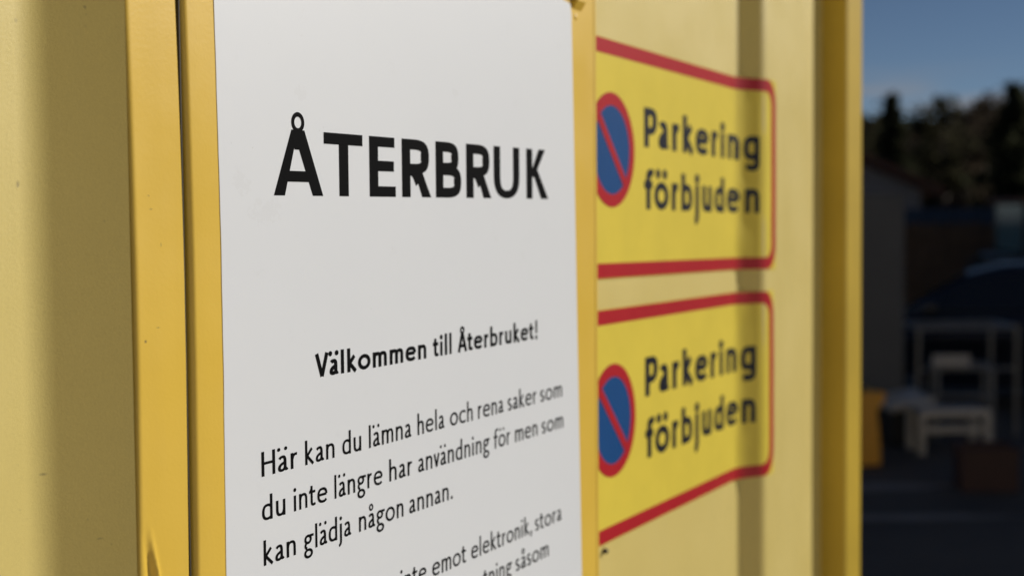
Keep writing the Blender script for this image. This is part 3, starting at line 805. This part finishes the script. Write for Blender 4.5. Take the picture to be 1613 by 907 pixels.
def car(name, loc, rz, label):
    c = empty(name, loc, rz); tag(c, label, 'car')
    # x = front, length 4.1
    body = [(2.05, .35), (2.08, .52), (2.0, .68), (1.75, .80), (1.05, .90), (-1.75, .95), (-2.0, .90), (-2.05, .60), (-2.02, .32)]
    def arch(cx_): return [(cx_ - .36 * math.cos(R(a)), .30 + .36 * math.sin(R(a))) for a in range(0, 181, 20)]
    low = [(-1.62 + .0, .24)] 
    prof = body + [(-1.66, .26)] + arch(-1.28) + [(-.85, .22), (.90, .22)] + arch(1.30) + [(1.75, .26)]
    bm = bmesh.new(); prism(bm, prof, .86, lambda z: 1 - .06 * max(0, (z - .6))); bmesh.ops.bevel(bm, geom=[e for e in bm.edges if abs(e.verts[0].co.y - e.verts[1].co.y) < .2 and max(v.co.z for v in e.verts) > .5], offset=.035, segments=3, affect='EDGES')
    bm_obj('body', bm, 'carpaint', c, True)
    tap = lambda z: 1 - .42 * max(0, z - .9)
    gh = [(1.10, .90), (.78, 1.10), (.42, 1.29), (.1, 1.37), (-.4, 1.40), (-1.0, 1.375), (-1.45, 1.30), (-1.78, 1.10), (-1.88, .94)]
    bm = bmesh.new(); prism(bm, gh, .80, tap); bmesh.ops.bevel(bm, geom=[e for e in bm.edges if max(v.co.z for v in e.verts) > 1.0 and abs(e.verts[0].co.y - e.verts[1].co.y) < .2], offset=.04, segments=3, affect='EDGES')
    bm_obj('roof', bm, 'carpaint', c, True)
    for sgn in (1, -1):
        for poly in ([(.86, .95), (.62, 1.13), (.40, 1.235), (.05, 1.305), (-.12, 1.315), (-.12, .95)], [(-.20, .95), (-.20, 1.32), (-.55, 1.33), (-.95, 1.305), (-1.05, .95)], [(-1.13, .98), (-1.05, 1.29), (-1.35, 1.235), (-1.60, 1.06), (-1.62, .99)]):
            bm = bmesh.new(); o_ = [bm.verts.new((a, sgn * (.80 * tap(b) + .004), b)) for a, b in poly]; i_ = [bm.verts.new((a, sgn * (.80 * tap(b) - .03), b)) for a, b in poly]
            bm.faces.new(o_); 
            for k in range(len(poly)): j = (k + 1) % len(poly); bm.faces.new((o_[k], o_[j], i_[j], i_[k]))
            bm_obj('window', bm, 'glass', c)
        boxes('mirror', [(.72, .86, min(sgn * .80, sgn * .98), max(sgn * .80, sgn * .98), .93, 1.04)], 'carpaint', c, bev=.03)
        for xx_ in (.02, -.98): boxes('handle', [(xx_ - .10, xx_ + .08, min(sgn * .845, sgn * .865), max(sgn * .845, sgn * .865), .80, .83)], 'carpaint', c, bev=.006)
        boxes('headlight', [(1.86, 2.03, min(sgn * .52, sgn * .79), max(sgn * .52, sgn * .79), .60, .72)], 'headlamp', c, bev=.02)
        boxes('tail_light', [(-2.06, -1.96, min(sgn * .56, sgn * .80), max(sgn * .56, sgn * .80), .70, .90)], 'lamp', c, bev=.02)
        for xx_ in (-1.28, 1.30): wheel(c, xx_, sgn * .76, .30, sgn)
    for pts in ([(1.06, .93), (.80, 1.11), (.46, 1.29)], [(-1.50, 1.29), (-1.79, 1.10), (-1.87, .99)]):
        bm = bmesh.new(); q = []
        for a, b in pts:
            dx = .012 if a > 0 else -.012
            q.append([bm.verts.new((a + dx, y * .80 * tap(b) * .86, b + .012)) for y in (-1, 1)])
        for a, b in zip(q, q[1:]): bm.faces.new((a[0], a[1], b[1], b[0]))
        bm_obj('windscreen', bm, 'glass', c)
    return c
# front points left (towards -right of the yard): local +x -> -CR
car('parked_car', at(px(1527, 13.9) + .55, 14.2), YARD + math.pi - .31, 'dark blue parked car with a rounded roof behind the grey frames')
# the machine with a glazed cab at the right edge
mc = empty('wheel_loader', at(px(1600, 24) + .8, 24.5), YARD)
tag(mc, 'dark working machine with pale glazed cab at the right edge, behind the car', 'loader')
boxes('chassis', [(-1.0, 2.6, -.8, .8, .75, 1.15)], 'vanpaint', mc, bev=.04)
boxes('engine_hood', [(.95, 2.6, -.7, .7, 1.16, 1.75)], 'vanpaint', mc, bev=.08)
for (a, b, c_, d_) in ((-.75, -.68, -.7, -.63), (-.75, -.68, .63, .7), (.80, .87, -.7, -.63), (.80, .87, .63, .7)): boxes('cab_pillar', [(a, b, c_, d_, 1.152, 2.02)], 'vanpaint', mc)
boxes('cab_roof', [(-.85, .95, -.78, .78, 2.022, 2.10)], 'roofbrown', mc, bev=.025)
boxes('cab_window', [(-.67, .79, -.685, -.67, 1.20, 2.0)], 'tealglass', mc)
boxes('cab_window', [(-.745, -.73, -.62, .62, 1.20, 2.0)], 'tealglass', mc)
boxes('cab_window', [(-.67, .79, .67, .685, 1.20, 2.0)], 'tealglass', mc)
boxes('seat', [(-.1, .4, -.25, .25, 1.153, 1.45), (.3, .42, -.25, .25, 1.451, 1.85)], 'dark', mc, bev=.03)
for xx_ in (-.6, 1.9):
    for sgn in (-1, 1): wheel(mc, xx_, sgn * .95, .62, sgn)
# fence of upright boards
fe = empty('board_fence', at(px(1480, 29), 29), YARD)
tag(fe, 'low fence of brown upright boards behind the dark blue car', 'fence')
bm = bmesh.new(); random.seed(5)
for k in range(90):
    a = -4.5 + k * .13; box(bm, a, a + .118, -.012, .012, .05, 1.64 + random.uniform(-.015, .015))
bm_obj('boards', bm, 'brownwood', fe)
boxes('rail', [(-4.5, 7.2, .0125, .06, .35, .44), (-4.5, 7.2, .0125, .06, 1.25, 1.34)], 'brownwood', fe)
for k in range(7): boxes('post', [(-4.4 + k * 1.9, -4.3 + k * 1.9, .061, .16, 0, 1.6)], 'brownwood', fe)
# blue skip
sk = empty('skip_container', at(px(1478, 34), 34), YARD + .02)
tag(sk, 'blue skip container showing above the brown fence', 'skip')
boxes('wall', [(-2.2, 1.15, -1.0, 1.0, .15, 1.86)], 'bluepaint', sk, bev=.03)
boxes('rim', [(-2.24, 1.19, -1.05, -.99, 1.862, 1.96), (-2.24, 1.19, .99, 1.05, 1.862, 1.96)], 'bluepaint', sk, bev=.01)
boxes('rib', [(-2.1 + k * .62, -1.98 + k * .62, -1.06, -1.001, .2, 1.85) for k in range(6)], 'bluepaint', sk)
boxes('skid', [(-2.1, 1.05, -.8, -.6, 0, .149), (-2.1, 1.05, .6, .8, 0, .149)], 'dark', sk)
# shed with a brown roof
sd = empty('shed', at(px(1362, 38) - 1.3, 39), YARD + .18)
tag(sd, 'small white shed with a brown sloping roof seen past the container corner', 'shed')
W_, Dp = 2.2, 2.2
bm = bmesh.new()
fr = [bm.verts.new(p) for p in ((-W_, -Dp, 0), (W_, -Dp, 0), (W_, -Dp, 2.45), (0, -Dp, 3.35), (-W_, -Dp, 2.45))]
bk = [bm.verts.new((p.co.x, Dp, p.co.z)) for p in fr]
bm.faces.new(fr); bm.faces.new(bk[::-1])
for i in range(5): j = (i + 1) % 5; bm.faces.new((fr[i], fr[j], bk[j], bk[i]))
bm_obj('wall', bm, 'whitewood', sd)
for sgn in (1, -1):
    bm = bmesh.new(); a = []
    for yy in (-Dp - .5, Dp + .3):
        for (xx_, zz) in ((0.0, 3.40), (sgn * (W_ + .45), 3.40 - (W_ + .45) * .409), (sgn * (W_ + .45), 3.58 - (W_ + .45) * .409), (0.0, 3.58)): a.append(bm.verts.new((xx_, yy, zz)))
    bm.faces.new(a[:4]); bm.faces.new(a[4:][::-1])
    for i in range(4): j = (i + 1) % 4; bm.faces.new((a[i], a[j], a[4 + j], a[4 + i]))
    bm_obj('roof', bm, 'roofbrown', sd)
boxes('door', [(.3, 1.2, -Dp - .04, -Dp - .003, .02, 2.0)], 'brownwood', sd)
boxes('window', [(-1.3, -.4, -Dp - .03, -Dp - .003, 1.1, 1.9)], 'glass', sd)

# ------------------------------------------------------------------ unseen building added beside the yard to cast shade over it
hl = empty('shade_hall', (0, 0, 0))
tag(hl, 'unseen long grey metal building added to shade the yard', 'shade_hall')
HX0, HX1, HX2, HY0, HY1, HH, HB = 17.7, 24.0, 85.0, -20.0, -3.2, 7.2, 11.7
boxes('wall', [(HX0, HX1, HY0, HY1, 0, HH)], 'hallwall', hl)
boxes('roof', [(HX0 - .2, HX1 - .003, HY0 - .3, HY1 + .2, HH + .003, HH + .15)], 'cabinet', hl)
boxes('wall', [(HX1 + .003, HX2, HY0 - 1, HY1 - .4, 0, HB)], 'hallwall', hl)
boxes('roof', [(HX1 - .2, HX2 + .3, HY0 - 1.2, HY1 - .2, HB + .003, HB + .15)], 'cabinet', hl)
for k in range(5): boxes('gate', [(HX1 + 3 + k * 11, HX1 + 8 + k * 11, HY1 - .397, HY1 - .34, .05, 4.6)], 'cabinet', hl)

# ---- unseen pale building added to bounce sunlight onto the container
dp = empty('bounce_building', (0, 0, 0))
tag(dp, 'unseen pale building added behind the camera to bounce sunlight', 'building')
boxes('wall', [(-18, -9.0, -24, 6, 0, 7.5)], 'palewall', dp)
boxes('roof', [(-18.3, -8.8, -24.2, 6.2, 7.503, 7.8)], 'cabinet', dp)
for k in range(4): boxes('gate', [(-8.997, -8.93, -21 + k * 6.5, -17.5 + k * 6.5, .05, 3.8)], 'greysteel', dp)

# ------------------------------------------------------------------ trees
def clump(V, F, c, r, n, leaf, rnd, flat_=0.8):
    for _ in range(n):
        d = Vector((rnd.gauss(0, 1), rnd.gauss(0, 1), rnd.gauss(0, 1) * flat_))
        d = d.normalized() * r * rnd.random() ** .5
        p = Vector(c) + d; u = Vector((rnd.gauss(0, 1), rnd.gauss(0, 1), rnd.gauss(0, .6))).normalized(); w = u.orthogonal().normalized()
        s = leaf * rnd.uniform(.6, 1.4); o = len(V)
        V += [p - u * s, p + w * s * .45, p + u * s, p - w * s * .45]; F.append((o, o + 1, o + 2, o + 3))
def crown(kind, H, rad, rnd, q=1.0):
    V = []; F = []
    if kind == 'spruce':
        z = H * .10
        while z < H * .995:
            t = z / H; rr = rad * (1 - t) ** .8 * rnd.uniform(.75, 1.15) + .12
            nb = max(4, int(9 * (1 - t) + 4))
            for k in range(nb):
                a = rnd.uniform(0, 6.283); l = rr * rnd.uniform(.65, 1.1)
                for s in range(3):
                    g = (s + .6) / 3
                    clump(V, F, (math.cos(a) * l * g, math.sin(a) * l * g, z - l * g * .28), .22 + .18 * rr, int(6 * q), .22, rnd, .5)
            z += H * .036
    else:
        nC = int((26 if kind == 'pine' else 34) * 1)
        base = H * (.45 if kind == 'pine' else .25)
        for _ in range(nC):
            t = rnd.random(); z = base + (H - base) * t; rr = rad * math.sin(math.pi * min(1, .18 + t * .80)) 
            a = rnd.uniform(0, 6.283); l = rr * rnd.uniform(.2, 1.0)
            clump(V, F, (math.cos(a) * l, math.sin(a) * l, z), rad * rnd.uniform(.22, .40), int((34 if kind == 'pine' else 40) * q), .20 if kind == 'pine' else .16, rnd, .6)
    return V, F
def trunk(H, rnd, rad, kind):
    bm = bmesh.new(); pts = []; x = y = 0.0
    for k in range(7):
        pts.append((x, y, H * .94 * k / 6)); x += rnd.uniform(-.1, .1); y += rnd.uniform(-.1, .1)
    r0 = H * .018
    tube(bm, pts, [r0 * (1 - .88 * k / 6) for k in range(7)], 8)
    for k in range(9 if kind != 'spruce' else 0):
        t = rnd.uniform(.35, .85); i = int(t * 6); p = Vector(pts[i]); a = rnd.uniform(0, 6.283); l = rad * rnd.uniform(.5, .9)
        e = p + Vector((math.cos(a) * l, math.sin(a) * l, l * rnd.uniform(.3, .9)))
        tube(bm, [p, (p + e) / 2 + Vector((0, 0, .15 * l)), e], [r0 * .4, r0 * .25, r0 * .08], 6)
    return bm
def tree(kind, pxx, ytop, d, rad, label, seed):
    rnd = random.Random(seed); H = CAM_H + (332 - ytop) * d / 2240
    t = empty({'spruce': 'spruce_tree', 'pine': 'pine_tree', 'twig': 'bare_tree'}[kind], at(px(pxx, d), d), rnd.uniform(0, 6))
    tag(t, label, 'tree', 'trees beyond the yard')
    bm_obj('trunk', trunk(H, rnd, rad, kind), 'bark', t, True)
    V, F = crown(kind, H, rad, rnd); mesh_obj('crown', V, F, kind, t)
tree('spruce', 1404, 146, 62, 1.5, 'slender spruce with a pointed top left of centre in the tree line', 11)
tree('pine', 1372, 190, 70, 1.6, 'low dark tree at the container corner, leftmost of the tree line', 12)
tree('pine', 1452, 180, 66, 1.8, 'low olive tree in the dip right of the slender spruce', 13)
tree('pine', 1486, 160, 64, 1.5, 'round-topped pine in the middle of the tree line', 14)
tree('twig', 1528, 172, 68, 1.8, 'brownish bare tree between the round pine and the tallest tree', 15)
tree('spruce', 1594, 128, 58, 2.6, 'tallest broad dark spruce at the right edge of the photo', 16)
tree('twig', 1556, 156, 61, 1.7, 'thin-topped bare tree just left of the tallest spruce', 17)
# the wood behind reads as one mass
V = []; F = []; rnd = random.Random(99)
for k in range(120):
    d = rnd.uniform(72, 105); pxx = rnd.uniform(1270, 1800); H = CAM_H + (332 - (187 - max(0, pxx - 1520) * .45)) * d / 2240 * rnd.uniform(.84, 1.05)
    kd = rnd.choice(('spruce', 'pine', 'twig', 'twig')); v, f = crown(kd, H, rnd.uniform(1.8, 2.8), rnd, .55)
    b = Vector(at(px(pxx, d), d)); o = len(V); V += [p + b for p in v]; F += [tuple(o + i for i in q) for q in f]
    for s in range(40):   # undergrowth
        clump(V, F, b + Vector((rnd.gauss(0, 1.6), rnd.gauss(0, 1.6), rnd.uniform(.2, 3.2))), .9, 4, .3, rnd)
wd = mesh_obj('far_wood', V, F, 'twig'); tag(wd, 'dark wood of mixed trees behind the tree line', 'wood', kind='stuff')
